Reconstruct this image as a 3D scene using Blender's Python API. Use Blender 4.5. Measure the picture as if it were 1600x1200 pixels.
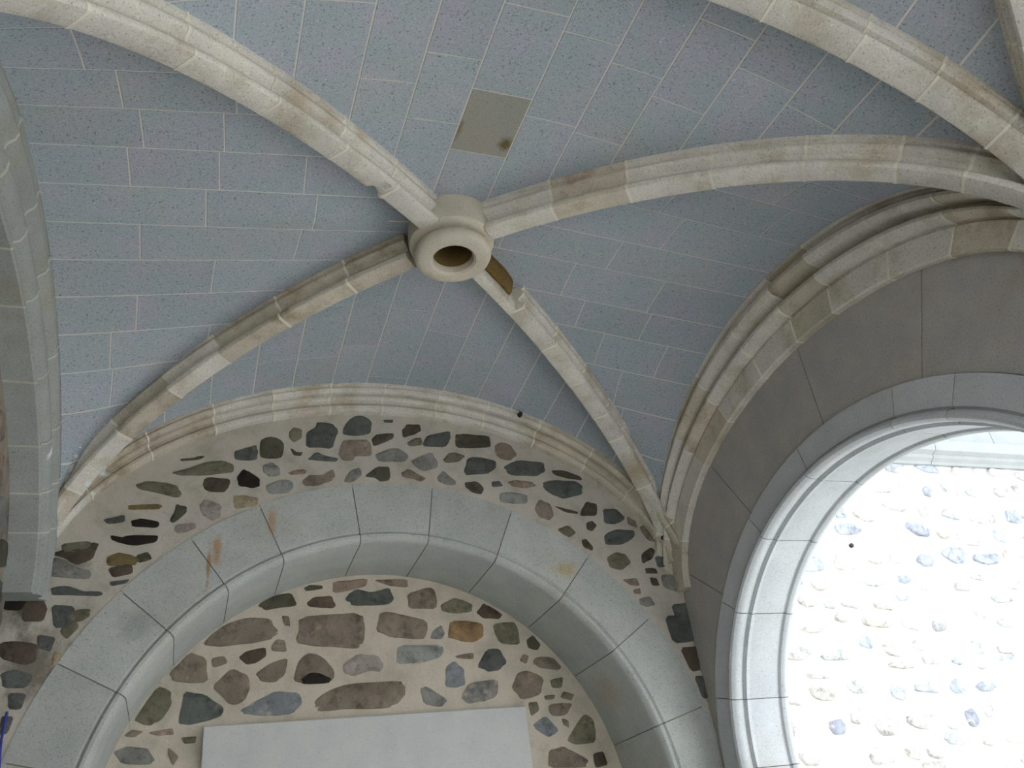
import bpy, math, random
from mathutils import Vector, Matrix
R = math.radians
sc = bpy.context.scene
for o in list(bpy.data.objects): bpy.data.objects.remove(o)
col = sc.collection

# ------------------------------------------------------------------ camera
ZS = 3.25                      # height of the vault springing above the floor
W, D = 4.0, 3.455              # bay width (x) and depth (y); the end wall stands at y = 0
CAM = Vector((0.85348, -5.01141, ZS - 1.63389)); FPX = 1338.70
yaw, pit, rol = R(22.75732), R(30.68016), R(-7.87387)
FW = Vector((math.sin(yaw)*math.cos(pit), math.cos(yaw)*math.cos(pit), math.sin(pit)))
r0 = Vector((math.cos(yaw), -math.sin(yaw), 0)); u0 = r0.cross(FW)
RT = math.cos(rol)*r0 + math.sin(rol)*u0; UP = -math.sin(rol)*r0 + math.cos(rol)*u0
cd = bpy.data.cameras.new('camera'); cam = bpy.data.objects.new('camera', cd); col.objects.link(cam)
cd.sensor_fit = 'HORIZONTAL'; cd.sensor_width = 36.0; cd.lens = FPX*36.0/1600.0; cd.clip_start = .02
m = Matrix.Identity(4)
for i in range(3): m[i][0], m[i][1], m[i][2], m[i][3] = RT[i], UP[i], -FW[i], CAM[i]
cam.matrix_world = m; sc.camera = cam

# ------------------------------------------------------------------ light
w = bpy.data.worlds.new('sky'); sc.world = w; w.use_nodes = True
bg = w.node_tree.nodes['Background']; bg.inputs['Color'].default_value = (.90, .95, 1.0, 1); bg.inputs['Strength'].default_value = 5.0
sd = bpy.data.lights.new('sun', 'SUN'); sd.energy = 12.0; sd.angle = R(1.5); sd.color = (1, .95, .88)
sun = bpy.data.objects.new('sun', sd); col.objects.link(sun)
sun.rotation_euler = Vector((.32, -.22, -.92)).to_track_quat('-Z', 'Y').to_euler()
vs = sc.view_settings; vs.view_transform = 'Standard'; vs.look = 'None'; vs.gamma = 1.0; vs.use_curve_mapping = False; vs.exposure = -.36
sc.cycles.use_denoising = True
sc.cycles.diffuse_bounces = 6

# ------------------------------------------------------------------ helpers
rnd = random.Random(7)
def at(px, py, ax, val):
    """point where the line of sight through a photograph pixel meets the plane coord[ax] = val"""
    d = RT*((px-800)/FPX) - UP*((py-600)/FPX) + FW
    return CAM + d*((val-CAM[ax])/d[ax])
def proj(P):
    d = P-CAM; z = d.dot(FW)
    if z < .05: return None
    return 800+FPX*d.dot(RT)/z, 600-FPX*d.dot(UP)/z
def seen(pts, mg=260):
    for P in pts:
        q = proj(P)
        if q and -mg < q[0] < 1600+mg and -mg < q[1] < 1200+mg: return True
    return False
def lin(c):
    return tuple((x/255/12.92 if x <= 10 else ((x/255+.055)/1.055)**2.4) for x in c)
def obj(name, verts, faces, mat, parent=None, smooth=35, color=None):
    me = bpy.data.meshes.new(name); me.from_pydata([tuple(v) for v in verts], [], faces); me.validate(); me.update()
    if smooth:
        me.polygons.foreach_set('use_smooth', [True]*len(me.polygons)); me.set_sharp_from_angle(angle=R(smooth))
    me.materials.append(mat)
    o = bpy.data.objects.new(name, me); col.objects.link(o); o.parent = parent
    if color: o.color = (*color, 1)
    return o
def empty(name, loc=(0,0,0)):
    o = bpy.data.objects.new(name, None); col.objects.link(o); o.empty_display_size = .1; return o
def tag(o, label, cat=None, group=None, kind=None):
    o['label'] = label
    if cat: o['category'] = cat
    if group: o['group'] = group
    if kind: o['kind'] = kind
    return o
def sweep(name, rows, mat, parent=None, smooth=35, closed=True, color=None):
    """rows: successive cross-sections (lists of points); closed loops with end caps"""
    n = len(rows[0]); v = [p for r in rows for p in r]; f = []
    for i in range(len(rows)-1):
        for j in range(n if closed else n-1):
            k = (j+1) % n; f.append((i*n+j, i*n+k, (i+1)*n+k, (i+1)*n+j))
    if closed: f.append(tuple(range(n))[::-1]); f.append(tuple((len(rows)-1)*n+j for j in range(n)))
    return obj(name, v, f, mat, parent, smooth, color)

# ------------------------------------------------------------------ materials
def stone(name, c1, c2, speck=170, specks=.35, stain=None, stain_amt=.35, stain_scale=2.2, var=.10, bump=.25, use_color=False, rough=.9, bscale=60, blobs=()):
    mt = bpy.data.materials.new(name); mt.use_nodes = True; nt = mt.node_tree; N = nt.nodes; L = nt.links
    b = N['Principled BSDF']; b.inputs['Roughness'].default_value = rough
    if 'Specular IOR Level' in b.inputs: b.inputs['Specular IOR Level'].default_value = .2
    tc = N.new('ShaderNodeTexCoord'); oi = N.new('ShaderNodeObjectInfo')
    def noise(s, d=2, rg=.6):
        n = N.new('ShaderNodeTexNoise'); n.inputs['Scale'].default_value = s; n.inputs['Detail'].default_value = d; n.inputs['Roughness'].default_value = rg
        L.new(tc.outputs['Object'], n.inputs['Vector']); return n.outputs['Fac']
    def ramp(f, a, bb, ca=(0,0,0,1), cb=(1,1,1,1)):
        r = N.new('ShaderNodeValToRGB'); r.color_ramp.elements[0].position = a; r.color_ramp.elements[1].position = bb
        r.color_ramp.elements[0].color = ca; r.color_ramp.elements[1].color = cb; L.new(f, r.inputs['Fac']); return r.outputs['Color']
    def mix(a, bb, f, mode='MIX'):
        x = N.new('ShaderNodeMix'); x.data_type = 'RGBA'; x.blend_type = mode
        if isinstance(f, float): x.inputs[0].default_value = f
        else: L.new(f, x.inputs[0])
        for s, k in ((a, 6), (bb, 7)):
            if isinstance(s, tuple): x.inputs[k].default_value = (*s, 1) if len(s) == 3 else s
            else: L.new(s, x.inputs[k])
        return x.outputs[2]
    base = mix(lin(c1), lin(c2), ramp(noise(5, 4), .35, .68))
    if use_color:
        tint = oi.outputs['Color']; base = mix(tint, mix(tint, base, 1.0, 'MULTIPLY'), .55)
        base = mix(base, mix(tint, (1.9, 1.7, 1.5), 1.0, 'MULTIPLY'), ramp(noise(9, 3), .6, .85))
        base = mix(base, mix(base, (.5, .5, .48), 1.0, 'MULTIPLY'), ramp(noise(13, 4, .7), .5, .7))
    if stain: base = mix(base, lin(stain), mix((0,0,0), (stain_amt,)*3, ramp(noise(stain_scale, 5, .65), .5, .72)))
    for bc, br, bcol, bamt in blobs:                # stains with a place and shape of their own
        mp = N.new('ShaderNodeMapping'); mp.vector_type = 'POINT'
        for k in range(3): mp.inputs['Scale'].default_value[k] = 1/br[k]; mp.inputs['Location'].default_value[k] = -bc[k]/br[k]
        L.new(tc.outputs['Object'], mp.inputs['Vector'])
        ln = N.new('ShaderNodeVectorMath'); ln.operation = 'LENGTH'; L.new(mp.outputs['Vector'], ln.inputs[0])
        ad = N.new('ShaderNodeMath'); ad.operation = 'MULTIPLY_ADD'; ad.inputs[1].default_value = .9; L.new(noise(14, 4, .6), ad.inputs[0]); L.new(ln.outputs['Value'], ad.inputs[2])
        base = mix(base, lin(bcol), ramp(ad.outputs[0], .62, 1.5, (bamt,)*3+(1,), (0,0,0,1)))
    base = mix(base, mix(base, (1-specks,)*3, 1.0, 'MULTIPLY'), ramp(noise(speck, 3, .7), .56, .72))
    base = mix(base, mix(base, (1+specks*.5,)*3, 1.0, 'MULTIPLY'), ramp(noise(speck*.8+13, 2, .7), .58, .75))
    if var:
        mr = N.new('ShaderNodeMapRange'); mr.inputs['To Min'].default_value = 1-var; mr.inputs['To Max'].default_value = 1+var
        L.new(oi.outputs['Random'], mr.inputs['Value'])
        cmb = N.new('ShaderNodeCombineColor')
        for k in range(3): L.new(mr.outputs['Result'], cmb.inputs[k])
        base = mix(base, cmb.outputs['Color'], 1.0, 'MULTIPLY')
    L.new(base, b.inputs['Base Color'])
    bp = N.new('ShaderNodeBump'); bp.inputs['Strength'].default_value = bump; bp.inputs['Distance'].default_value = .01
    L.new(noise(bscale, 5, .7), bp.inputs['Height']); L.new(bp.outputs['Normal'], b.inputs['Normal'])
    return mt
M = {}
def B(px, py, ax, val, rx, ry, rz, c, amt): return (tuple(at(px, py, ax, val)), (rx, ry, rz), c, amt)
M['web'] = stone('vault_granite', (156,168,173), (166,168,178), speck=105, specks=.8, stain=(172,172,160), stain_amt=.4, var=.05, bump=.3)
M['web_brown'] = stone('vault_granite_brown', (146,148,140), (154,150,138), speck=105, specks=.4, var=0, bump=.3, blobs=[((2.11,-2.33,ZS+1.45), (.09,.10,.3), (104,88,50), .95), ((1.87,-2.38,ZS+1.45), (.035,.12,.3), (120,108,76), .8)])
M['joint'] = stone('vault_mortar', (200,198,190), (208,204,194), specks=.15, var=.04, bump=.2)
RBL = [B(160,735,1,-.1,.10,.2,.035,(226,234,232),.9), B(140,765,1,-.1,.06,.2,.03,(226,234,232),.9), B(86,705,0,.12,.2,.05,.10,(226,234,232),.9), B(640,615,1,-.12,.3,.1,.03,(196,200,192),.5)]
M['rib'] = stone('rib_granite', (214,210,198), (200,196,188), speck=110, specks=.6, stain=(168,152,124), stain_amt=.8, stain_scale=3.2, var=.06, bump=.6, blobs=RBL)
M['rib_brown'] = stone('rib_granite_brown', (200,192,174), (186,178,162), speck=110, specks=.5, stain=(140,122,98), stain_amt=.9, stain_scale=4, var=.08, bump=.6, blobs=RBL[:2])
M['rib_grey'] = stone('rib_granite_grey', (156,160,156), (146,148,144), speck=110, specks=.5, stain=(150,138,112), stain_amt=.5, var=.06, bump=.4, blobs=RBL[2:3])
M['rib_joint'] = stone('rib_mortar', (224,218,204), (208,202,188), specks=.15, var=.05, bump=.3)
M['ashlar'] = stone('dressed_granite', (192,196,198), (182,187,190), speck=110, specks=.4, stain=(164,158,142), stain_amt=.35, stain_scale=1.6, var=.05, bump=.2)
M['ashlar_stained'] = stone('dressed_granite_stained', (174,177,171), (162,166,163), speck=110, specks=.5, stain=(156,148,130), stain_amt=.45, stain_scale=1.8, var=.06, bump=.2,
    blobs=[B(338,862,1,0.,.07,.3,.22,(156,124,84),.8), B(326,882,1,0.,.028,.3,.26,(142,104,54),.8), B(425,815,1,0.,.065,.3,.2,(160,130,96),.75), B(885,890,1,0.,.2,.3,.13,(166,150,112),.75), B(215,975,1,0.,.2,.3,.18,(140,146,141),.8), B(945,1085,1,.35,.3,.4,.3,(168,152,132),.5)])
M['grey_joint'] = stone('grey_mortar', (184,182,172), (172,170,162), specks=.15, var=.05, bump=.3)
M['ashlar_joint'] = stone('dressed_mortar', (120,116,108), (140,134,124), specks=.15, var=.05, bump=.2)
M['plain'] = stone('plain_granite', (172,169,163), (160,159,156), speck=110, specks=.5, stain=(170,154,140), stain_amt=.4, stain_scale=3, var=.03, bump=.2)
DK = [B(35,935,1,0.,.26,.3,.36,(70,68,56),.85), B(110,880,1,0.,.26,.3,.14,(100,96,84),.7), B(50,1040,1,0.,.36,.3,.4,(86,80,68),.75), B(1085,985,1,0.,.09,.3,.35,(84,84,84),.85), B(1110,1090,1,0.,.07,.3,.3,(84,84,86),.85), B(1060,900,1,0.,.07,.3,.08,(100,98,96),.7)]
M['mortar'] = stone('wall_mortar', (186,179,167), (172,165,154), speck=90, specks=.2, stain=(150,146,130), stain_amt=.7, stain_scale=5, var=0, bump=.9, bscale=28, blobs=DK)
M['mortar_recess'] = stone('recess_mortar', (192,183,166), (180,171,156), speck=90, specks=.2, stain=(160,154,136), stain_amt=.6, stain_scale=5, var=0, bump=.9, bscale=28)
M['mortar_dark'] = stone('wall_mortar_dark', (150,140,128), (120,114,104), speck=90, specks=.2, stain=(80,76,66), stain_amt=.6, stain_scale=5, var=0, bump=.9, bscale=28)  # darker mortar with darker blotches, used on the left wall
M['rubble'] = stone('rubble_stone', (255,255,255), (150,146,140), speck=110, specks=.4, var=.05, bump=1.0, bscale=22, use_color=True)
M['slab'] = stone('pale_slab', (190,190,187), (180,182,180), speck=110, specks=.22, var=0, bump=.1)
M['key'] = stone('keystone_granite', (202,194,176), (188,182,166), speck=110, specks=.35, stain=(160,138,108), stain_amt=.45, stain_scale=4, var=0, bump=.5)
M['broken'] = stone('broken_core', (120,98,56), (92,74,40), speck=90, specks=.6, var=0, bump=1.0, bscale=30)
M['court_mortar'] = stone('courtyard_mortar', (204,202,198), (196,194,190), specks=.1, var=0, bump=.6, bscale=20)
M['court_stone'] = stone('courtyard_ashlar', (150,154,154), (142,146,146), specks=.15, var=.03, bump=.2)
M['floor'] = stone('floor_flags', (198,198,196), (188,188,186), specks=.2, var=0, bump=.3)
M['ground'] = stone('courtyard_gravel', (204,204,202), (194,194,192), speck=60, specks=.25, var=0, bump=.6)
M['sunshield'] = stone('sunshield_concrete', (150,148,144), (136,134,130), specks=.2, var=0, bump=.2)
def plainmat(name, c, rough=.6):
    mt = bpy.data.materials.new(name); mt.use_nodes = True; b = mt.node_tree.nodes['Principled BSDF']
    n = mt.node_tree.nodes.new('ShaderNodeTexNoise'); n.inputs['Scale'].default_value = 80
    r = mt.node_tree.nodes.new('ShaderNodeValToRGB'); r.color_ramp.elements[0].color = (*[x*.8 for x in lin(c)], 1); r.color_ramp.elements[1].color = (*lin(c), 1)
    mt.node_tree.links.new(n.outputs['Fac'], r.inputs['Fac']); mt.node_tree.links.new(r.outputs['Color'], b.inputs['Base Color'])
    b.inputs['Roughness'].default_value = rough; return mt
M['spot_mat'] = plainmat('spot_black', (12,12,14)); M['blue'] = plainmat('blue_plastic', (30,40,150), .4)

# ------------------------------------------------------------------ vault geometry
HD, DP = 1.301, .172                       # rise of the diagonal ribs (soffit), depth of rib below the web
LD = math.hypot(W/2, D/2)
WEB = {'L': (1.769, 1.16, .122), 'R': (1.792, 1.278, W-.134), 'B': (2.015, 1.406, -.175), 'F': (1.989+.135, 1.271+.135, -D)}
def webpt(side, h, t, bay=0):
    a, b, u = WEB[side]
    if bay and side == 'B': a, b, u = WEB['F'][0], WEB['F'][1], 0.0
    half = D/2 if side in 'LR' else W/2
    r = min(abs(h)/half, 1.0)
    zw = b*math.sqrt(max(0, 1-(h/a)**2)); zr = (HD+DP)*math.sqrt(max(0, 1-(r*LD/(LD+.12))**2))
    z = ZS+zw+(zr-zw)*t; yo = -D*bay
    if side == 'L': return Vector((u+(W/2*(1-r)-u)*t, -D/2+h+yo, z))
    if side == 'R': return Vector((u+(W-W/2*(1-r)-u)*t, -D/2+h+yo, z))
    if side == 'B': return Vector((W/2+h, u+(-D/2*(1-r)-u)*t+yo, z))
    return Vector((W/2+h, u+(-D+D/2*(1-r)-u)*t+yo, z))
def webnormal(side, h, t, bay):
    e = .01; hh = max(-1.6, min(1.6, h)); tt = min(.98, t)
    n = (webpt(side, hh+e, tt, bay)-webpt(side, hh-e, tt, bay)).cross(webpt(side, hh, tt+.02, bay)-webpt(side, hh, max(0, tt-.02), bay))
    n.normalize(); return n if n.z > 0 else -n

ceiling = empty('ceiling'); tag(ceiling, 'blue-grey granite block vault with four curved webs between the ribs', kind='structure')
LINES = {
 'L': [-1.72,-1.49,-1.25,-.99,-.75,-.5,-.245,.01,.262,.508,.749,.983,1.21,1.45,1.72],
 'R': [-1.72,-1.49,-1.23,-.97,-.71,-.43,-.155,.09,.375,.605,.86,1.12,1.38,1.6,1.72],
 'B': [-1.99,-1.62,-1.38,-1.13,-.88,-.64,-.386,-.16,.105,.37,.61,.85,1.08,1.31,1.56,1.8,1.99],
 'F': [-1.99,-1.64,-1.4,-1.148,-.907,-.64,-.39,-.14,.145,.40,.647,.9,1.165,1.388,1.62,1.99]}
SKEW = {'L': .1, 'R': .04, 'B': 0., 'F': 0.}
CUTS = {('L',5): [.24,.49,.75], ('L',6): [.38,.67], ('L',7): [.22,.65], ('L',8): [.5], ('L',9): [.31], ('L',4): [.35,.62],
        ('R',7): [.33,.68], ('R',6): [.5,.85], ('R',8): [.37,.7], ('R',5): [.45], ('B',7): [.05,.52], ('B',8): [.45,.85], ('B',6): [.31],
        ('B',9): [.37], ('F',7): [.22,.48,.70], ('F',6): [.45,.7], ('F',5): [.66], ('F',8): [.3,.62], ('F',9): [.42,.75], ('F',11): [.42], ('F',10): [.2,.6]}
def build_web(side, bay=0, blocks=True):
    half = D/2 if side in 'LR' else W/2
    # mortar bed: one curved sheet a little above the faces of the stones
    nh, ntt = 240, 14; v = []; f = []
    for i in range(nh+1):
        h = -half+2*half*i/nh
        for j in range(ntt+1):
            t = j/ntt; v.append(webpt(side, h, t, bay)+webnormal(side, h, t, bay)*.0012)
    n1 = len(v)
    for i in range(nh):
        for j in range(ntt):
            a = i*(ntt+1)+j; f.append((a, a+1, a+ntt+2, a+ntt+1))
    web = obj('web', v, f, M['joint' if blocks else 'web'], ceiling)
    if not blocks: return
    ls = LINES[side]
    for i in range(len(ls)-1):
        h0, h1 = ls[i], ls[i+1]; hm = (h0+h1)/2
        if abs(hm) > half-.06: continue
        a, b, u = WEB[side]; run = (W/2 if side in 'LR' else D/2)*(1-abs(hm)/half)
        cuts = CUTS.get((side, i)) if not bay else None
        if cuts is None:
            cuts = []; t = rnd.uniform(.25, .62)/max(run, .3)
            while t < .93: cuts.append(t); t += rnd.uniform(.45, .68)/max(run, .3)
        edges = [-.03]+[c*run for c in cuts]+[9.]
        for k in range(len(edges)-1):
            d0, d1 = edges[k]+.004, edges[k+1]-.004
            nh2, nt2 = 6, 4; F_, B_ = [], []; wide = 0
            for ii in range(nh2+1):
                for jj in range(nt2+1):
                    fr = ii/nh2; hb = h0+.0042+(h1-h0-.0084)*fr
                    rn = max(.02, (W/2 if side in 'LR' else D/2)*(1-min(1, abs(hb)/half)))
                    t0, t1 = min(1, d0/rn), min(1, d1/rn); t = t0+(t1-t0)*jj/nt2; wide = max(wide, (t1-t0)*rn)
                    h = hb+SKEW[side]*t*(1 if not bay else 0)
                    h = max(-half+.005, min(half-.005, h))
                    if SKEW[side] and not bay and t < 1:
                        r2 = max(.02, (W/2)*(1-min(1, abs(h)/half))); t = min(1, (d0+(min(d1, rn)-d0)*jj/nt2)/r2)
                    tt = max(0, t)
                    P = webpt(side, h, tt, bay); n = webnormal(side, h, tt, bay)
                    F_.append(P-n*.0012); B_.append(P+n*.05)
            if wide < .06 or not seen(F_): continue
            nv = len(F_); q = nt2+1; fc = []
            for ii in range(nh2):
                for jj in range(nt2):
                    A = ii*q+jj; fc.append((A, A+1, A+q+1, A+q))
            ring = [jj for jj in range(q)]+[ii*q+nt2 for ii in range(1, nh2+1)]+[nh2*q+jj for jj in range(nt2-1, -1, -1)]+[ii*q for ii in range(nh2-1, 0, -1)]
            for z in range(len(ring)): A, B = ring[z], ring[(z+1) % len(ring)]; fc.append((A, A+nv, B+nv, B))
            brown = (side, i, k, bay) == ('F', 7, 2, 0)
            s = obj('web_stone', F_+B_, fc, M['web_brown' if brown else 'web'], web)
            if brown: s['label'] = 'brown stained web stone near the keystone'
for s in 'LRBF': build_web(s)
build_web('B', 1, True); build_web('R', 1, True); build_web('L', 1, False); build_web('F', 1, False)

# ------------------------------------------------------------------ ribs
HALF = [(0,0),(.04,0),(.052,.004),(.058,.014),(.059,.028),(.052,.04),(.038,.047),(.028,.058),(.026,.072),(.032,.086),(.046,.094),(.056,.102),(.061,.114),(.058,.128),(.05,.136),(.05,.144),(.066,.148),(.066,.19)]
def prof(half, k=1., grow=0.):
    return [(x*k+grow, n-grow) for x, n in half[1:]]+[(-x*k-grow, n-grow) for x, n in half[:0:-1]]
def ellipse_path(org, dirv, a, b, n=500, t0=0., t1=math.pi/2):
    """list of (s, P, N) along z = b sin t, u = a cos t starting from the crown"""
    out = []; s = 0; last = None
    for i in range(n+1):
        t = t1+(t0-t1)*i/n
        P = Vector((org[0], org[1], ZS))+dirv*(a*math.cos(t))+Vector((0,0,b*math.sin(t)))
        N = (dirv*(math.cos(t)/a)+Vector((0,0,math.sin(t)/b))).normalized()
        if last is not None: s += (P-last).length
        last = P; out.append((s, P, N))
    return out
def on_path(path, s):
    n = len(path); lo, hi = 0, n-1
    s = max(0, min(path[-1][0], s))
    while hi-lo > 1:
        m_ = (lo+hi)//2
        if path[m_][0] <= s: lo = m_
        else: hi = m_
    k = (s-path[lo][0])/max(1e-9, path[hi][0]-path[lo][0])
    return path[lo][1].lerp(path[hi][1], k), path[lo][2].lerp(path[hi][2], k).normalized()
def rib_piece(name, path, lat, pr, s0, s1, mat, parent, nseg=6, jit=0., dent=None):
    rows = []
    for i in range(nseg+1):
        P, N = on_path(path, s0+(s1-s0)*i/nseg); row = []
        for x, n in pr:
            q = P+lat*x+N*n
            if dent:
                dd = (q-dent[0]).length
                if dd < dent[1]: q = q+(N*.6-lat*math.copysign(.8, x))*dent[2]*(1-(dd/dent[1])**2)
            row.append(q+lat*jit)
        rows.append(row)
    return sweep(name, rows, mat, parent)
def rib(label, org, corner, joints, mats, start=.2, bay=0, special=None, group='diagonal vault ribs'):
    e = empty('vault_rib'); tag(e, label, 'rib', group)
    d = Vector((corner[0]-org[0], corner[1]-org[1], 0)); a = d.length; d.normalize(); lat = Vector((-d.y, d.x, 0))
    path = ellipse_path(org, d, a, HD); end = path[-1][0]-.13
    js = [start]+joints+[end]
    for i in range(len(js)-1):
        mt = M[mats[i] if i < len(mats) else 'rib']
        if special and special(e, path, lat, i, js, mt): pass
        else: rib_piece('voussoir', path, lat, prof(HALF, rnd.uniform(.98, 1.03)), js[i]+.004, js[i+1]-.004, mt, e, jit=rnd.uniform(-.002, .002))
        if i > 0: rib_piece('mortar_joint', path, lat, prof(HALF, 1.0, .002), js[i]-.007, js[i]+.007, M['rib_joint'], e, nseg=1)
    return e
K0 = (W/2, -D/2)
def chip_A(e, path, lat, i, js, mt):
    if i != 1: return False
    P, N = on_path(path, js[1]+.05)
    rib_piece('voussoir', path, lat, prof(HALF), js[i]+.004, js[i+1]-.004, mt, e, nseg=24, dent=(P+lat*(-.03)+N*.0, .055, .035))
    return True
def broken_C(e, path, lat, i, js, mt):
    if i != 0: return False
    # the stone next to the keystone has lost its courtyard-side half: a narrow soffit strip and a rough brown core remain
    s = 1 if (Vector((CAM.x, CAM.y, 0))-Vector((K0[0], K0[1], 0))).dot(lat) > 0 else -1
    pr = [(-.052*s, .0), (-.058*s, .03), (-.04*s, .06), (-.04*s, .10), (-.058*s, .12), (-.058*s, .185), (-.02*s, .185), (-.004*s, .1), (.008*s, .04), (.004*s, .004), (-.02*s, -.004)]
    rib_piece('voussoir', path, lat, pr, js[0]-.02, js[1]-.004, mt, e, nseg=8)
    rr = random.Random(3); rows = []
    for k in range(7):
        P, N = on_path(path, js[0]-.03+(js[1]-js[0]-.05)*k/6); sh = .9 if k < 6 else .6
        rows.append([P+lat*(x*s*sh+rr.uniform(-.006, .006))+N*(n+rr.uniform(-.006, .006)) for x, n in ((-.01,.07),(.02,.062),(.04,.075),(.055,.1),(.06,.14),(.055,.185),(-.01,.185))])
    c = sweep('broken_core', rows, M['broken'], e); c['label'] = 'rough brown broken core where the rib stone has fallen away'
    return True
RB = 'rib_brown'
rib('pale granite diagonal rib from the pierced keystone to the upper left', K0, (0, -D), [.54,.91,1.33,1.76,2.2,2.64], ['rib','rib','rib','rib','rib','rib','rib'], start=.205, special=chip_A)
rib('brown-stained diagonal rib from the keystone down to the rubble corner at left', K0, (0, 0), [.60,1.03,1.44,1.78,2.15,2.55,2.9], [RB,RB,RB,'rib',RB,'rib',RB,'rib'], start=.235)
rib('grey diagonal rib broken beside the keystone, ending between the two walls', K0, (W, 0), [.66,1.05,1.42,1.75,1.97,2.4,2.8], [], start=.23, special=broken_C)
rib('speckled diagonal rib from the keystone to the right over the arcade arch', K0, (W, -D), [.57,.96,1.36,1.77,2.15,2.42,2.8], ['rib',RB,'rib','rib','rib','rib'], start=.205)
rib('diagonal rib of the next vault bay at the top right picture corner', (W/2, -1.5*D), (W, -D), [.6,1.0,1.4,1.8,2.2,2.6,2.9], [], start=.2)

# transverse arch between the two bays
e = empty('transverse_arch'); tag(e, 'broad pale beige transverse arch crossing the upper right picture corner', 'arch')
HF = [(0,0),(.044,0),(.056,.005),(.062,.016),(.058,.027),(.038,.033),(.032,.043),(.042,.054),(.068,.058),(.08,.07),(.084,.086),(.074,.1),(.066,.108),(.088,.114),(.088,.17)]
for sx in (1, -1):
    path = ellipse_path((W/2, -D), Vector((sx,0,0)), 1.989, 1.271); end = path[-1][0]
    cut = lambda deg: min(path, key=lambda q: abs(math.atan2((q[1].z-ZS)/1.271, abs(q[1].x-W/2)/1.989)-R(deg)))[0]
    js = [0, cut(79), cut(66.8), cut(54.7), cut(43.9), cut(32), cut(20), end]
    lat = Vector((0, 1, 0))
    for i in range(len(js)-1):
        rib_piece('voussoir', path, lat, prof(HF), js[i]+.004, js[i+1]-.004, M['rib'], e)
        if i: rib_piece('mortar_joint', path, lat, prof(HF, 1., .003), js[i]-.006, js[i]+.006, M['rib_joint'], e, nseg=1)

# ------------------------------------------------------------------ keystone
key = empty('keystone'); tag(key, 'round pierced granite keystone with a moulded ring and dark centre hole', 'keystone')
def lathe(name, pr, mat, parent, n=48, c=(W/2, -D/2)):
    v = []; f = []
    for r, z in pr:
        for k in range(n): a = 2*math.pi*k/n; v.append((c[0]+r*math.cos(a), c[1]+r*math.sin(a), z))
    for i in range(len(pr)-1):
        for k in range(n): l = (k+1) % n; f.append((i*n+k, i*n+l, (i+1)*n+l, (i+1)*n+k))
    return obj(name, v, f, mat, parent)
z0 = ZS+HD
lathe('hub', [(.222, z0+.2), (.225, z0+.04), (.222, z0+.015), (.205, z0+.0), (.18, z0-.004), (.10, z0-.004), (.10, z0+.3)], M['key'], key)
lathe('ring', [(.165, z0+.02), (.172, z0-.012), (.178, z0-.022), (.192, z0-.03), (.2, z0-.046), (.2, z0-.066), (.192, z0-.082), (.178, z0-.09), (.15, z0-.094), (.12, z0-.092), (.108, z0-.082), (.104, z0-.06), (.1, z0+.02), (.12, z0+.03), (.165, z0+.02)], M['key'], key)
lathe('inner_sleeve', [(.1, z0-.05), (.098, z0+.3), (0.001, z0+.3)], M['broken'], key)

# ------------------------------------------------------------------ wall ribs (stations: distance from wall, half width, rise)
def wall_rib(label, plane, stations, joints, mats, yo=0, feet=0., group='wall ribs', jm='rib_joint'):
    e = empty('wall_rib'); tag(e, label, 'rib', group)
    ax, val, sg, c = plane
    def pt(st, th, g=0.):
        u, a, b = st; q = c+(a-g)*math.cos(th); z = ZS+(b-g)*math.sin(th); x = val+sg*(u+g)
        return Vector((x, q, z)) if ax == 0 else Vector((q, x, z))
    js = [feet]+joints+[180-feet]
    for i in range(len(js)-1):
        ra = (stations[0][1]+stations[0][2])/2; gp = math.degrees(.004/ra); a0, a1 = js[i]+gp, js[i+1]-gp; n = max(2, int((a1-a0)/2.5))
        g0 = rnd.uniform(-.002, .002)
        rows = [[pt(s, R(a0+(a1-a0)*k/n), g0) for s in stations] for k in range(n+1)]
        sweep('voussoir', rows, M[mats(i)], e)
        if i:
            a0, a1 = js[i]-gp*1.3, js[i]+gp*1.3
            sweep('mortar_joint', [[pt(s, R(a), .0025) for s in stations] for a in (a0, a1)], M[jm], e)
    return e
def mid(s0, s1, pts):
    """stations between s0 and s1: (fraction of the rise, extra projection)"""
    return [(s0[0]+(s1[0]-s0[0])*t+x, s0[1]+(s1[1]-s0[1])*t, s0[2]+(s1[2]-s0[2])*t) for t, x in pts]
A, B = (.05, 1.739, .996), (.134, 1.792, 1.278)
ST_R = [(-.05, 1.613, .845), (.035, 1.613, .845), (.046, 1.62, .855), (.05, 1.735, .99)]+mid(A, B, [(.02,-.02),(.06,-.018),(.09,.012),(.15,.034),(.23,.04),(.31,.03),(.36,-.005),(.4,-.045),(.47,-.052),(.52,-.01),(.58,.026),(.67,.034),(.76,.024),(.82,-.008),(.88,-.026),(.93,-.024),(.94,.0),(1,.0)])+[(.134, 1.85, 1.33), (-.05, 1.85, 1.33)]
wall_rib('moulded wall rib of rolls and flat band above the open arcade arch', (0, W, -1, -D/2), ST_R, [20,34,48.8,64.5,80,93.2,104.5,120,135.2,150,165], lambda i: [RB,'rib','rib',RB,'rib','rib'][i % 6])
wall_rib('wall rib of the next bay past the broad transverse arch at far right', (0, W, -1, -D/2-D), ST_R, [34,64.5,93.2,120,150], lambda i: 'rib')
A, B = (.144, 1.60, .86), (.197, 1.769, 1.16)
ST_L = [(-.05, 1.581, .843), (.135, 1.581, .843), (.144, 1.59, .85)]+mid(A, B, [(.03,-.006),(.06,-.008),(.1,.012),(.2,.022),(.32,.02),(.42,.002),(.5,-.016),(.6,-.012),(.68,.008),(.78,.012),(.86,.0),(.93,-.003),(1,.0)])+[(.197, 1.83, 1.22), (-.05, 1.83, 1.22)]
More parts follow.
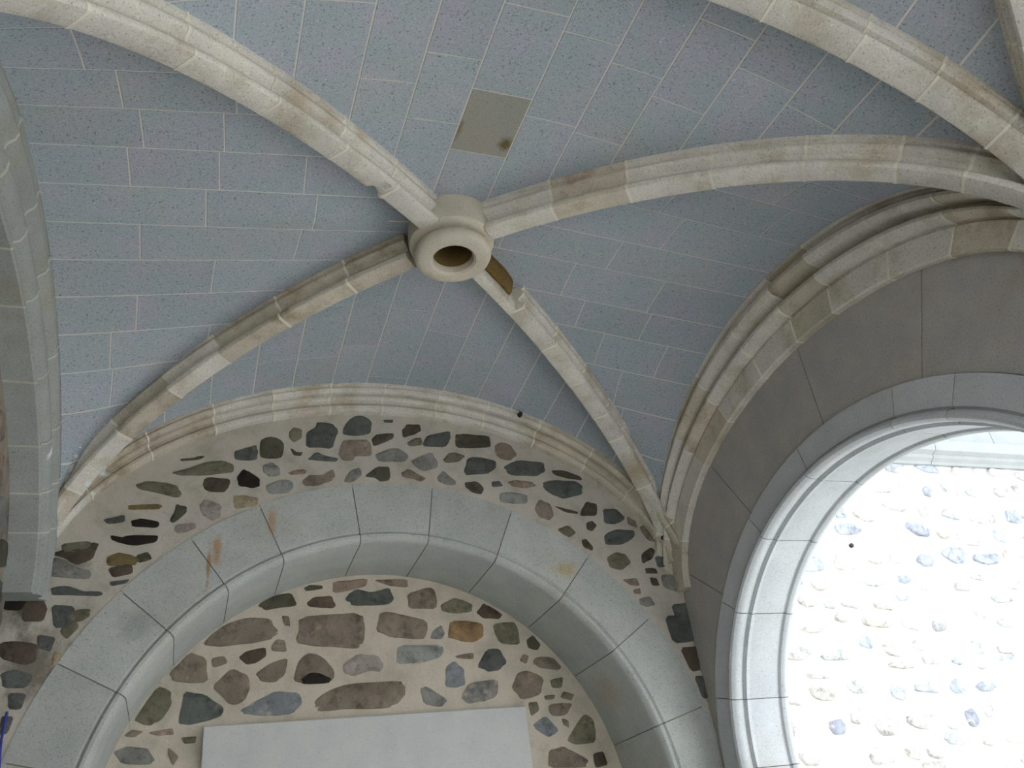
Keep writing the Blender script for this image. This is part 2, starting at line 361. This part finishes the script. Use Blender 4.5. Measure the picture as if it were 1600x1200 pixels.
wall_rib('tall flat-faced wall rib at the left picture edge running down to rubble', (0, -.075, 1, -D/2), ST_L, [20,32,45.6,62.8,81.9,96.3,112,128,145,160], lambda i: 'rib_grey', jm='grey_joint')
ST_B = [(u, 1.955+v*.45, 1.262+v) for u, v in [(-.05,0),(.03,0),(.048,.004),(.062,.016),(.064,.034),(.054,.048),(.044,.062),(.044,.086),(.058,.1),(.08,.104),(.098,.096),(.112,.084),(.132,.08),(.152,.084),(.164,.098),(.166,.112),(.158,.12),(.158,.126),(.176,.13),(.176,.2),(-.05,.2)]]
wall_rib('moulded segmental wall rib over the rubble band on the end wall', (1, 0., -1, W/2), ST_B, [18,31.8,44.8,58.1,69.9,80.1,90.9,101.2,112.1,123.6,137.1,152,166], lambda i: [RB,RB,RB,RB,'rib','rib','rib','rib','rib','rib',RB,RB,'rib','rib'][i], feet=9.)

# ------------------------------------------------------------------ arches
def arch(name, label, cat, ax, val, c, zc, kz, prof_rd, joints, jamb, mats, group=None, jm='ashlar_joint', gap=.003, host=None):
    """prof_rd: closed loop of (radius, depth); joints in degrees; jamb: z levels below the spring"""
    e = host or tag(empty(name), label, cat, group)
    def pt(r, dpt, th): 
        q = c+r*math.cos(th); z = ZS+zc+r*kz*math.sin(th); x = val+dpt
        return Vector((x, q, z)) if ax == 0 else Vector((q, x, z))
    def ptj(r, dpt, sg, z):
        x = val+dpt; q = c+sg*r; return Vector((x, q, z)) if ax == 0 else Vector((q, x, z))
    js = [0]+joints+[180]; rm = prof_rd[len(prof_rd)//2][0]; gp = math.degrees(gap/rm)
    ir, orr = min(r for r, d in prof_rd), max(r for r, d in prof_rd)
    core = [(r+(.006 if r < (ir+orr)/2 else -.006), d+.006) for r, d in prof_rd]
    for i in range(len(js)-1):
        a0, a1 = js[i]+gp, js[i+1]-gp; n = max(3, int((a1-a0)/2))
        sweep('voussoir', [[pt(r, d, R(a0+(a1-a0)*k/n)) for r, d in prof_rd] for k in range(n+1)], M[mats(i)], e, smooth=30)
        if i: sweep('mortar_joint', [[pt(r, d, R(a)) for r, d in core] for a in (js[i]-gp*1.1, js[i]+gp*1.1)], M[jm], e)
    zz = [ZS+zc]+jamb
    for sg in (1, -1):
        for k in range(len(zz)-1):
            sweep('jamb_stone', [[ptj(r, d, sg, z) for r, d in prof_rd] for z in (zz[k]-.003, zz[k+1]+.003)], M[mats(k)], e, smooth=30)
            sweep('mortar_joint', [[ptj(r, d, sg, z) for r, d in core] for z in (zz[k]+.003, zz[k]-.003)], M[jm], e)
    return e
BX, BZ, R1, R2, BT = 2.011, -1.284, 2.034, 1.702, .63
RI = 1.645
PB = [(R1, .06), (R1, -.004), (R2+.012, -.004), (R2+.004, .006), (R2-.004, .012), (R2-.006, .0), (R2-.014, -.006), (R2-.03, -.004), (R2-.044, .008), (R2-.054, .03), (RI, .05), (RI, BT+.06), (R1, BT+.06)]
arch('blind_arch', 'large round dressed granite arch framing the rubble infill on the end wall', 'arch', 1, 0., BX, BZ, 1., PB, [15.6,33.4,49.4,66.4,82.2,97.1,113.7,126,139,152,166], [ZS-2.0, ZS-2.6, .0], lambda i: 'ashlar_stained')
RY, RZ, RK, S1, S2, S3, RTK = -1.755, -1.156, .879, 1.701, 1.524, 1.446, .344
PR_ = [(S1, .05), (S1, -.016), (S2+.016, -.016), (S2+.008, -.004), (S2, -.002), (S2-.002, -.026), (S2-.012, -.042), (S2-.026, -.048), (S2-.042, -.042), (S2-.054, -.026), (S2-.058, -.004), (S2-.056, .02), (S2-.05, .032), (S3+.02, .036), (S3+.004, .045), (S3+.004, .06), (S3+.012, .066), (S3+.012, .075), (S3+.01, .082), (S3+.01, RTK-.075), (S3+.016, RTK-.07), (S3+.014, RTK-.062), (S3-.002, RTK-.055), (S3-.01, RTK-.04), (S3-.01, RTK-.02), (S3-.002, RTK-.006), (S3+.012, RTK), (S1, RTK)]
arch('arcade_arch', 'open round arch with a fat roll moulding looking onto the bright courtyard', 'arch', 0, W, RY, RZ, RK, PR_, [17,39.5,61,82,108,121,142,160], [ZS-1.9, ZS-2.5, 0.], lambda i: 'ashlar')

# ------------------------------------------------------------------ walls
ZT = ZS+1.75
def holed_wall(name, ax, val, lo, hi, c, zc, kz, r, thick, mat, ztop=ZT):
    """vertical wall with a round-headed opening down to the floor"""
    def P(q, z, d): x = val+d; return Vector((x, q, z)) if ax == 0 else Vector((q, x, z))
    inn, out = [], []
    n = 40
    inn.append((c+r, 0.)); out.append((hi, 0.))
    ths = sorted([math.pi*k/n for k in range(n+1)]+[math.atan2(ztop-ZS-zc, hi-c), math.atan2(ztop-ZS-zc, lo-c)])
    for th in ths:
        q = c+r*math.cos(th); z = ZS+zc+r*kz*math.sin(th); inn.append((q, z))
        dx, dz = math.cos(th), math.sin(th)+1e-6
        s = min(((hi-c)/dx if dx > 1e-6 else 1e9), ((lo-c)/dx if dx < -1e-6 else 1e9), (ztop-ZS-zc)/dz)
        out.append((c+s*dx, ZS+zc+s*dz))
    inn.append((c-r, 0.)); out.append((lo, 0.))
    # square corners
    v = []; f = []
    for d in (0, thick):
        for a, b in zip(inn, out): v += [P(*a, d), P(*b, d)]
    m_ = len(inn)*2
    for k in range(len(inn)-1):
        a = 2*k
        f.append((a, a+1, a+3, a+2)); f.append((m_+a, m_+a+1, m_+a+3, m_+a+2)); f.append((a, a+2, m_+a+2, m_+a)); f.append((a+1, a+3, m_+a+3, m_+a+1))
    return obj(name, v, f, mat, None, smooth=0)
def box(name, lo, hi, mat, parent=None):
    v = [(x, y, z) for x in (lo[0], hi[0]) for y in (lo[1], hi[1]) for z in (lo[2], hi[2])]
    f = [(0,1,3,2),(4,6,7,5),(0,4,5,1),(2,3,7,6),(0,2,6,4),(1,5,7,3)]
    return obj(name, v, f, mat, parent, smooth=0)
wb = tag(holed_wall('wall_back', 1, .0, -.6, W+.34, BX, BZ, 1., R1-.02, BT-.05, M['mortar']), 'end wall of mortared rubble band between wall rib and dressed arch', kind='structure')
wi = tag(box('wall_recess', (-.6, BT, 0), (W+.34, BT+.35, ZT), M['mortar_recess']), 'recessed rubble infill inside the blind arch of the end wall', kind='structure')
wr = tag(holed_wall('wall_right', 0, W+.006, -D, 0, RY, RZ, RK, S1-.02, RTK-.012, M['plain']), 'plain grey spandrel wall around the open arcade arch', kind='structure')
wr2 = tag(holed_wall('wall_arcade', 0, W+.006, -2*D, -D, RY-D, RZ, RK, S1-.02, RTK-.012, M['plain']), 'plain spandrel wall of the second arcade bay', kind='structure')
arch('', '', '', 0, W, RY-D, RZ, RK, PR_, [17,39.5,61,82,108,121,142,160], [ZS-1.9, ZS-2.5, 0.], lambda i: 'ashlar', host=wr2)
wl = tag(box('wall_left', (-.45, -2*D-.4, 0), (-.075, BT, ZT), M['mortar_dark']), 'dark rubble side wall under the flat wall rib at left', kind='structure')
we = tag(holed_wall('wall_front', 1, -2*D-.4, -.45, W+.34, 2.0, -1.2, 1., 1.55, .35, M['plain']), 'plain end wall with an archway added behind the viewpoint to let in daylight', kind='structure')  # unseen wall; its archway is invented to bring daylight into the gallery
tag(box('floor', (-.45, -2*D-.4, -.2), (W+.34, BT+.3, 0), M['floor']), 'pale stone floor of the gallery', kind='structure')
tag(box('ground_courtyard', (-10, -16, -.3), (15, 2.5, -.2), M['ground']), 'bright courtyard ground outside the arcade', kind='structure')
tag(box('sunshield_slab', (-.5, -2*D-.4, ZT), (W+.35, BT+.35, ZT+.2), M['sunshield']), 'unseen added roof over the gallery vault', kind='structure')  # unseen slab added above the vault to block the sun

# plain ashlar stones of the right spandrel
def spandrel(parent, angs):
    for i in range(len(angs)-1):
        a0, a1 = R(angs[i])+.0022, R(angs[i+1])-.0022; rows = []
        n = 8
        for k in range(n+1):
            th = a0+(a1-a0)*k/n; ri = S1+.004
            # outwards until the wall rib (ellipse) or the corner
            s = ri
            while s < 2.6:
                q = RY+s*math.cos(th); z = RZ+s*RK*math.sin(th); h = q+D/2
                if q > -.004 or q < -D+.004: break
                if z > 0 and (h/1.66)**2+(z/.9)**2 > 1: break
                s += .01
            s = max(s, ri+.004)
            def P(r, x): return Vector((x, RY+r*math.cos(th), ZS+RZ+r*RK*math.sin(th)))
            rows.append([P(ri, W), P(s, W), P(s, W+.03), P(ri, W+.03)])
        sweep('ashlar_stone', rows, M['plain'], parent, smooth=20)
spandrel(wr, [22, 41, 62, 90, 114, 138, 158])

# ------------------------------------------------------------------ rubble stones
PAL = dict(b=(112,103,92), B=(74,66,56), o=(100,97,82), O=(70,69,58), g=(112,111,107), G=(78,80,78), n=(78,82,79), k=(36,32,28),
           r=(122,107,96), t=(132,121,100), y=(98,86,58), s=(106,109,111), p=(134,126,121), l=(121,123,119), u=(118,96,70))
ALB = 1.55
def stone_color(c):
    v = lin(PAL[c]); j = rnd.uniform(.92, 1.08); return tuple(min(.8, x*ALB*j) for x in v)
def rubble(parent, pts, n, color, proud=.005, mat='rubble', name='stone'):
    """pts: outline on the wall face; n: wall normal towards the viewer"""
    ctr = sum(pts, Vector())/len(pts)
    sm = []
    for i in range(len(pts)):                       # soften the corners once
        a, b = pts[i], pts[(i+1) % len(pts)]; e_ = (b-a).length; sm += [a.lerp(b, .13), a.lerp(b, .5)+(a.lerp(b, .5)-ctr)*rnd.uniform(-.05, .07), a.lerp(b, .87)]
    tl = Vector((rnd.uniform(-.03, .03), rnd.uniform(-.03, .03), rnd.uniform(-.03, .03)))
    m_ = len(sm); v = []
    sz = max((p-ctr).length for p in sm)
    for off, k in ((-.03, 1.0), (proud*.35, 1.0), (proud*.9, 1-.012/max(sz, .03)), (proud*1.15, .62)):
        for p in sm:
            q = ctr+(p-ctr)*k; v.append(q+n*(off+(0 if off < 0 else tl.dot(p-ctr)*k*.6+rnd.uniform(-.0025, .0025))))
    v.append(ctr+n*proud*1.25); f = []
    for l in range(3):
        for i in range(m_): j = (i+1) % m_; f.append((l*m_+i, l*m_+j, (l+1)*m_+j, (l+1)*m_+i))
    for i in range(m_): f.append((3*m_+i, 3*m_+(i+1) % m_, 4*m_))
    return obj(name, v, f, M[mat], parent, smooth=50, color=color)
Z = {'A': (200,630,5.333), 'B': (450,630,5.333), 'C': (700,630,5.333), 'D': (850,750,5.333), 'E': (0,750,5.333), 'F': (160,900,4.), 'G': (430,890,5.), 'H': (680,900,4.), 'J': (0,950,4.8), 'P': (0,0,1.)}
UPPER = """
A o 360,580 520,540 650,490 800,480 880,510 880,575 760,590 600,605 440,605
A B 630,640 680,615 850,630 840,700 800,745 680,740 630,710
A k 905,620 960,550 1010,570 1100,630 1100,690 1040,710 920,690
A G 885,400 960,380 1070,350 1085,400 1075,470 1010,480 890,470
A O 1100,310 1200,275 1300,320 1290,450 1180,465 1100,450
A g 1120,520 1200,490 1260,530 1270,600 1180,615 1130,580
A l 1140,690 1250,640 1360,640 1380,700 1340,750 1180,760
A t 870,770 960,765 1090,790 1080,850 980,870 890,880
A o 1340,240 1380,200 1450,220 1450,290 1380,330 1345,290
A B 1350,370 1400,410 1460,410 1440,440 1380,435
A r 1330,580 1420,550 1490,560 1480,590 1360,600
A B 430,465 540,460 600,440 640,445 600,470 440,485
A o 60,680 150,650 300,660 400,680 460,760 400,790 250,750 100,720
A y 0,850 250,840 290,860 260,885 0,890
A O 400,840 490,860 490,910 380,1000 345,980 390,900
A p 590,850 640,800 780,850 770,950 700,985 620,930
A p 400,1010 560,1000 570,1040 440,1090 380,1060
B G 150,250 230,200 240,160 370,170 420,220 400,280 370,380 150,370
B n 480,170 560,105 640,110 700,160 690,250 580,275 450,260
B G 790,140 880,140 870,165 800,160
B b 425,380 460,305 650,300 690,330 700,440 560,440 540,480 460,480 420,430
B O 695,300 740,260 880,250 880,290 800,330 710,360
B B 945,230 990,175 1100,180 1110,230 1060,260 960,290
B o 990,330 1060,290 1110,290 1120,350 1010,360
B G 1125,330 1160,270 1350,230 1355,290 1310,370 1130,360
B n 215,420 250,410 310,440 420,460 400,490 250,480 160,470
B g 720,430 840,380 920,375 1010,440 970,490 760,490
B g 1020,480 1200,405 1250,500 1240,540 1130,570 1060,530
B o 1290,470 1340,415 1400,415 1480,440 1420,490 1310,500
B b 120,640 180,600 290,600 370,550 395,610 360,650 240,690 125,690
B g 460,655 520,560 600,535 615,600 540,660
B O 635,610 740,530 850,525 850,640 770,655 720,620
B b 940,580 1000,545 1080,590 1150,625 1110,655 1040,630 960,620
B g 1240,620 1290,560 1400,650 1390,685 1310,680 1250,650
C O 60,260 130,255 340,275 355,340 340,370 60,375
C O 140,660 240,650 300,710 280,760 200,745 145,700
C b 390,350 450,325 520,350 580,430 520,480 430,460 390,410
C G 160,460 250,450 400,480 400,540 330,590 150,600 130,570
C n 460,530 580,475 800,495 810,570 740,610 540,605 480,570
C O 860,560 960,560 1100,610 1120,645 1000,630 890,600
C n 790,660 900,640 1060,650 1120,690 1120,760 960,800 860,760 790,700
C n 360,655 430,650 460,690 370,700
C r 490,660 560,640 700,655 740,690 640,710 540,695
C l 430,750 500,740 660,760 660,840 440,830
C b 720,880 760,800 850,840 885,930 850,980 760,950
C B 1110,890 1150,820 1240,840 1240,940 1100,940
C B 880,855 1000,885 1080,905 1080,925 980,910
C G 1290,880 1400,880 1480,960 1400,1010 1300,1000
C B 1150,1000 1200,980 1240,1020 1200,1070 1155,1050
C o 910,1050 1000,1015 1070,1080 1010,1120 940,1080
C n 1300,1100 1400,1050 1550,1060 1550,1120 1450,1180 1310,1180
D B 310,500 350,490 410,560 400,590 330,560
D o 520,650 600,600 680,620 725,690 650,755 550,730
D B 810,620 890,560 930,590 900,660 820,700
D n 920,640 1000,610 1060,640 1060,720 950,730
D B 840,735 930,735 950,780 850,780
D r 650,830 770,815 800,880 720,880
D b 740,920 800,900 810,950 760,950
D g 790,990 880,970 930,1040 860,1060 800,1040
D g 970,790 1080,790 1180,850 1150,950 1000,900
D G 1060,1040 1200,1020 1270,1100 1260,1190 1100,1190
D O 880,810 940,820 965,880 900,880
D b 690,300 760,340 780,400 700,370
D b 790,390 880,370 960,460 960,530 860,500
P G 1038,962 1082,962 1092,1000 1052,1006
P B 1062,1012 1098,1008 1106,1046 1080,1050
P G 1084,1056 1110,1056 1118,1090 1098,1092
E B 400,620 550,580 780,520 825,530 800,590 770,660 640,710 540,650
E y 890,650 980,605 1080,620 1180,660 1120,715 900,720
E k 920,460 1000,480 1100,460 1320,460 1300,520 1120,550 980,520 930,500
E k 1090,340 1180,320 1330,350 1310,400 1100,390
E G 860,330 1040,290 1040,350 900,370
E G 910,850 1080,825 1060,860 930,885
E G 420,900 560,880 700,930 850,930 840,970 560,960 430,960
E o 560,1110 660,1080 755,1075 750,1130 680,1180 560,1180
E g 350,680 480,640 620,720 760,760 740,830 460,810 360,780
E O 60,790 230,780 340,800 350,920 220,960 80,930
E k 20,970 180,965 240,1000 180,1090 20,1080
E B 200,1010 340,970 400,1060 360,1180 180,1180
J B 0,255 200,250 290,280 270,400 180,430 0,380
J G 0,490 120,460 250,500 200,600 20,600
J G 285,200 420,220 380,330 280,300
J t 400,330 470,340 430,430 380,440
J G 60,640 200,640 160,760 60,760
P G 80,945 118,948 112,978 84,982
P o 92,985 118,966 124,980 104,1000
P G 2,1118 22,1120 12,1146 0,1150
P B 168,888 205,880 208,896 176,903
P B 12,880 70,900 66,922 20,926
P o 95,850 140,845 150,858 100,866
P O 212,868 232,862 238,874 216,880
P b -40,640 6,640 5,690 -35,695
P r -40,710 8,705 8,760 -40,765
P g -40,780 8,775 10,830 -35,835
P O -40,845 10,842 12,885 -40,890
P G -60,905 4,905 0,945 -60,950
"""
TYMP = """
F O 965,185 1080,120 1180,105 1220,185 1100,200 1020,215
F b 630,420 760,310 900,260 1050,265 1110,350 1050,400 820,435 680,440
F b 1120,250 1165,250 1175,315 1140,310
F b 415,610 545,475 655,510 660,670 440,660
F b 680,515 760,500 785,545 690,575
F B 850,510 900,470 1020,445 1025,500 960,545 900,555
F b 1055,440 1090,395 1140,400 1155,475 1060,470
F b 955,610 1040,550 1160,510 1140,620 1080,665 990,660
F b 680,690 810,575 910,620 925,700 890,780 800,810
F o 205,890 345,690 430,720 435,800 370,900 290,940 210,910
F n 475,900 510,720 640,740 760,820 740,880 560,930 490,930
F s 860,840 960,780 1080,720 1230,730 1250,800 1190,860 1080,875 880,865
F r 280,980 440,950 450,990 340,1000
F o 490,1010 590,1000 580,1045 510,1050
F g 65,1100 160,1065 280,1075 330,1150 300,1180 120,1175
F b 130,1000 190,960 260,970 200,1010
F b 410,1070 480,1130 440,1190 410,1120
G O 225,145 270,120 375,125 370,150 240,170
G B 245,260 300,215 440,205 475,280 440,305 260,290
G r 445,170 450,95 720,70 710,130 600,160 470,185
G n 540,230 630,150 750,180 890,140 930,230 880,275 600,285
G b 760,80 1030,75 1040,140 900,130
G b 1030,190 1200,130 1260,180 1260,310 1040,305
G o 1290,280 1340,250 1400,220 1540,270 1540,330 1410,345 1300,325
G b 160,570 190,370 690,330 705,570 640,620 300,600
G b 785,480 820,330 950,340 1190,400 1170,540 1100,545 900,530
G g 1210,540 1230,480 1300,430 1325,500 1300,545
G l 945,740 960,590 1310,590 1300,680 1150,730
G b 140,870 180,720 260,650 380,690 465,790 440,880 250,900
G p 530,740 640,660 800,670 850,740 820,800 740,790 610,835 540,810
G b 300,1080 330,990 560,890 980,870 1020,920 970,1040 880,1085 560,1090 330,1110
G g 1130,930 1180,910 1350,1020 1300,1075 1160,1050
H u 80,380 95,280 290,290 310,370 230,420 100,390
H s 60,690 65,570 120,530 180,580 190,680 130,700
H b 120,500 240,480 240,520 140,515
H B 255,230 300,170 340,190 420,240 400,270 300,265
H o 355,300 490,285 520,340 530,430 400,420
H O 570,400 610,370 660,430 640,465 580,450
H G 260,570 320,460 400,455 450,540 400,590 330,600
H g 160,760 210,670 390,645 395,740 330,780 200,800
H b 525,530 550,485 585,500 570,550
H b 605,540 640,505 740,510 790,570 770,590 650,575
H b 475,700 510,610 580,590 680,640 660,740 540,775
H o 715,650 800,630 790,700 730,700
H o 580,790 640,785 650,840 600,880
H b 680,750 750,740 740,770 690,775
H b 705,830 720,800 860,795 820,870 730,875
H s 610,930 690,870 775,965 710,1010 630,960
H o 820,1030 850,980 930,860 990,900 1005,1040 880,1055
H b 710,1090 800,1065 870,1100 960,1150 940,1200 710,1200
H B 985,1110 1050,1095 1080,1180 1000,1200
H b 800,720 870,740 850,780 780,760
H b 790,890 830,900 840,950 800,930
"""
def outlines(txt):
    for ln in txt.strip().splitlines():
        z, c, *pp = ln.split(); ox, oy, k = Z[z]
        yield c, [(ox+float(a.split(',')[0])/k, oy+float(a.split(',')[1])/k) for a in pp]
for c, pp in outlines(UPPER):
    pts = [at(x, y, 1, 0.) for x, y in pp]; cx = sum(p.x for p in pts)/len(pts)
    if cx < -.03:
        pts = [at(x, y, 0, -.075) for x, y in pp]; rubble(wl, pts, Vector((1, 0, 0)), stone_color(c))
    else: rubble(wb, pts, Vector((0, -1, 0)), stone_color(c))
for c, pp in outlines(TYMP):
    rubble(wi, [at(x, y, 1, BT) for x, y in pp], Vector((0, -1, 0)), stone_color(c))
rubble(wi, [at(430+x/5, 890+y/5, 1, BT-.012) for x, y in ((205,855),(280,805),(345,810),(440,850),(420,885),(220,890))], Vector((0,-1,0)), lin((46,42,36)), proud=.008)  # dark patch laid over the brown stone, not a stone itself

# white slab set into the infill
tl, tr = at(318, 1135, 1, BT-.045), at(820, 1103, 1, BT-.045); br = at(835, 1200, 1, BT-.045)
x0, x1 = tl.x, (tr.x+br.x)/2; zb = ZS-1.95
sl = obj('stone_slab', [(x0, BT-.045, zb), (x1, BT-.045, zb), (x1, BT-.045, tr.z), (x0, BT-.045, tl.z), (x0, BT+.05, zb), (x1, BT+.05, zb), (x1, BT+.05, tr.z), (x0, BT+.05, tl.z)],
         [(0,1,2,3), (7,6,5,4), (0,4,5,1), (1,5,6,2), (2,6,7,3), (3,7,4,0)], M['slab'], None, smooth=0)
bv = sl.modifiers.new('edge', 'BEVEL'); bv.width = .006; bv.segments = 2
tag(sl, 'pale smooth rectangular slab at the bottom of the rubble infill', 'slab')

# ------------------------------------------------------------------ courtyard
YC = 2.5
wc = tag(box('wall_courtyard', (W+.3, YC, -.2), (14.5, YC+.4, ZS+2.62), M['court_mortar']), 'sunlit courtyard wall of whitish rubble seen through the arcade arch', kind='structure')
cr = random.Random(11)
CP = [(170,178,190), (192,192,190), (196,192,186), (186,192,198), (200,198,194), (194,194,192), (198,196,194), (160,166,178), (190,194,196)]
zz = ZS-1.2; rown = 0
while zz < ZS+2.3:
    hgt = cr.uniform(.16, .3); x = 5.9+cr.uniform(0, .3)
    while x < 11.8:
        wd = cr.uniform(.18, .5); hh = hgt*cr.uniform(.55, .9)
        if cr.random() < .86:
            n = cr.randint(5, 7); c0 = Vector((x+wd/2, YC, zz+hgt/2+cr.uniform(-.07, .07))); pts = []
            for k in range(n):
                a = 2*math.pi*(k+cr.uniform(-.25, .25))/n; sq = 1/max(abs(math.cos(a)), abs(math.sin(a)))**.6
                pts.append(c0+Vector((math.cos(a)*wd*.5*sq*cr.uniform(.75, 1), 0, math.sin(a)*hh*.5*sq*cr.uniform(.75, 1))))
            if seen(pts, 40): rubble(wc, pts, Vector((0, -1, 0)), lin(CP[cr.randint(0, 8)]), proud=cr.uniform(.01, .04))
        x += wd+cr.uniform(.02, .12)
    zz += hgt+.03
cor = empty('cornice'); tag(cor, 'pale moulded stone cornice along the top of the courtyard wall', 'cornice')
def prism_x(name, pr, x0, x1, mat, parent): return sweep(name, [[Vector((x, y, z)) for y, z in pr] for x in (x0, x1)], mat, parent, smooth=25)
zc = ZS+2.42
for k, xx in enumerate([4.4, 6.1, 7.9, 9.55, 11.2, 12.9, 14.4][:-1]):
    nx = [4.4, 6.1, 7.9, 9.55, 11.2, 12.9, 14.4][k+1]
    prism_x('cornice_stone', [(YC+.02, zc), (YC-.05, zc), (YC-.07, zc+.03), (YC-.12, zc+.06), (YC-.13, zc+.1), (YC-.2, zc+.13), (YC-.22, zc+.2), (YC-.22, zc+.26), (YC+.1, zc+.26)], xx+.004, nx-.004, M['court_stone'], cor)
par = empty('parapet'); tag(par, 'light ashlar parapet above the courtyard cornice', 'parapet')
for row in range(2):
    xs = [4.4+.75*row]; 
    while xs[-1] < 13.4: xs.append(xs[-1]+cr.uniform(1.1, 1.6))
    for k in range(len(xs)-1):
        z1 = zc+.265+.48*row
        b_ = box('ashlar_stone', (xs[k]+.005, YC+.0, z1), (xs[k+1]-.005, YC+.35, z1+.472), M['court_stone'], par)

# ------------------------------------------------------------------ small things
def tube(name, pts, r, mat, n=8):
    rows = []
    for i, p in enumerate(pts):
        t = (pts[min(i+1, len(pts)-1)]-pts[max(i-1, 0)]).normalized(); a = t.cross(Vector((1, .2, .1))).normalized(); b = t.cross(a)
        rows.append([p+(a*math.cos(2*math.pi*k/n)+b*math.sin(2*math.pi*k/n))*r for k in range(n)])
    return sweep(name, rows, mat, None, smooth=60)
cp = [at(x, y, 1, -.04) for x, y in ((11,1112),(9,1122),(6,1137),(3,1152),(1,1166),(0,1180),(-1,1196),(-3,1230),(-8,1300))]
tag(tube('blue_cord', cp, .006, M['blue']), 'thin blue cord hanging in the bottom left corner beside the arch', 'cord')
def spot(P, n, r, label):  # black disc added where a dark dot of unknown cause sits
    a = n.cross(Vector((.1, .2, 1))).normalized(); b = n.cross(a); rows = []
    for off, k in ((-.03, 1), (.006, 1), (.012, .75), (.014, .3)): rows.append([P+n*off+(a*math.cos(2*math.pi*i/12)+b*math.sin(2*math.pi*i/12))*r*k for i in range(12)])
    tag(sweep('black_spot', rows, M['spot_mat'], None, smooth=40), label, 'spot', 'small black spots')
spot(at(813, 647, 1, -.185), Vector((0, -1, 0)), .016, 'small round black plug on the wall rib of the end wall')
spot(at(1036, 841, 1, -.06), Vector((0, -1, 0)), .018, 'small round black plug in the corner where the ribs meet')
spot(at(1331, 852, 1, YC-.02), Vector((0, -1, 0)), .026, 'small black plug on the bright courtyard wall')
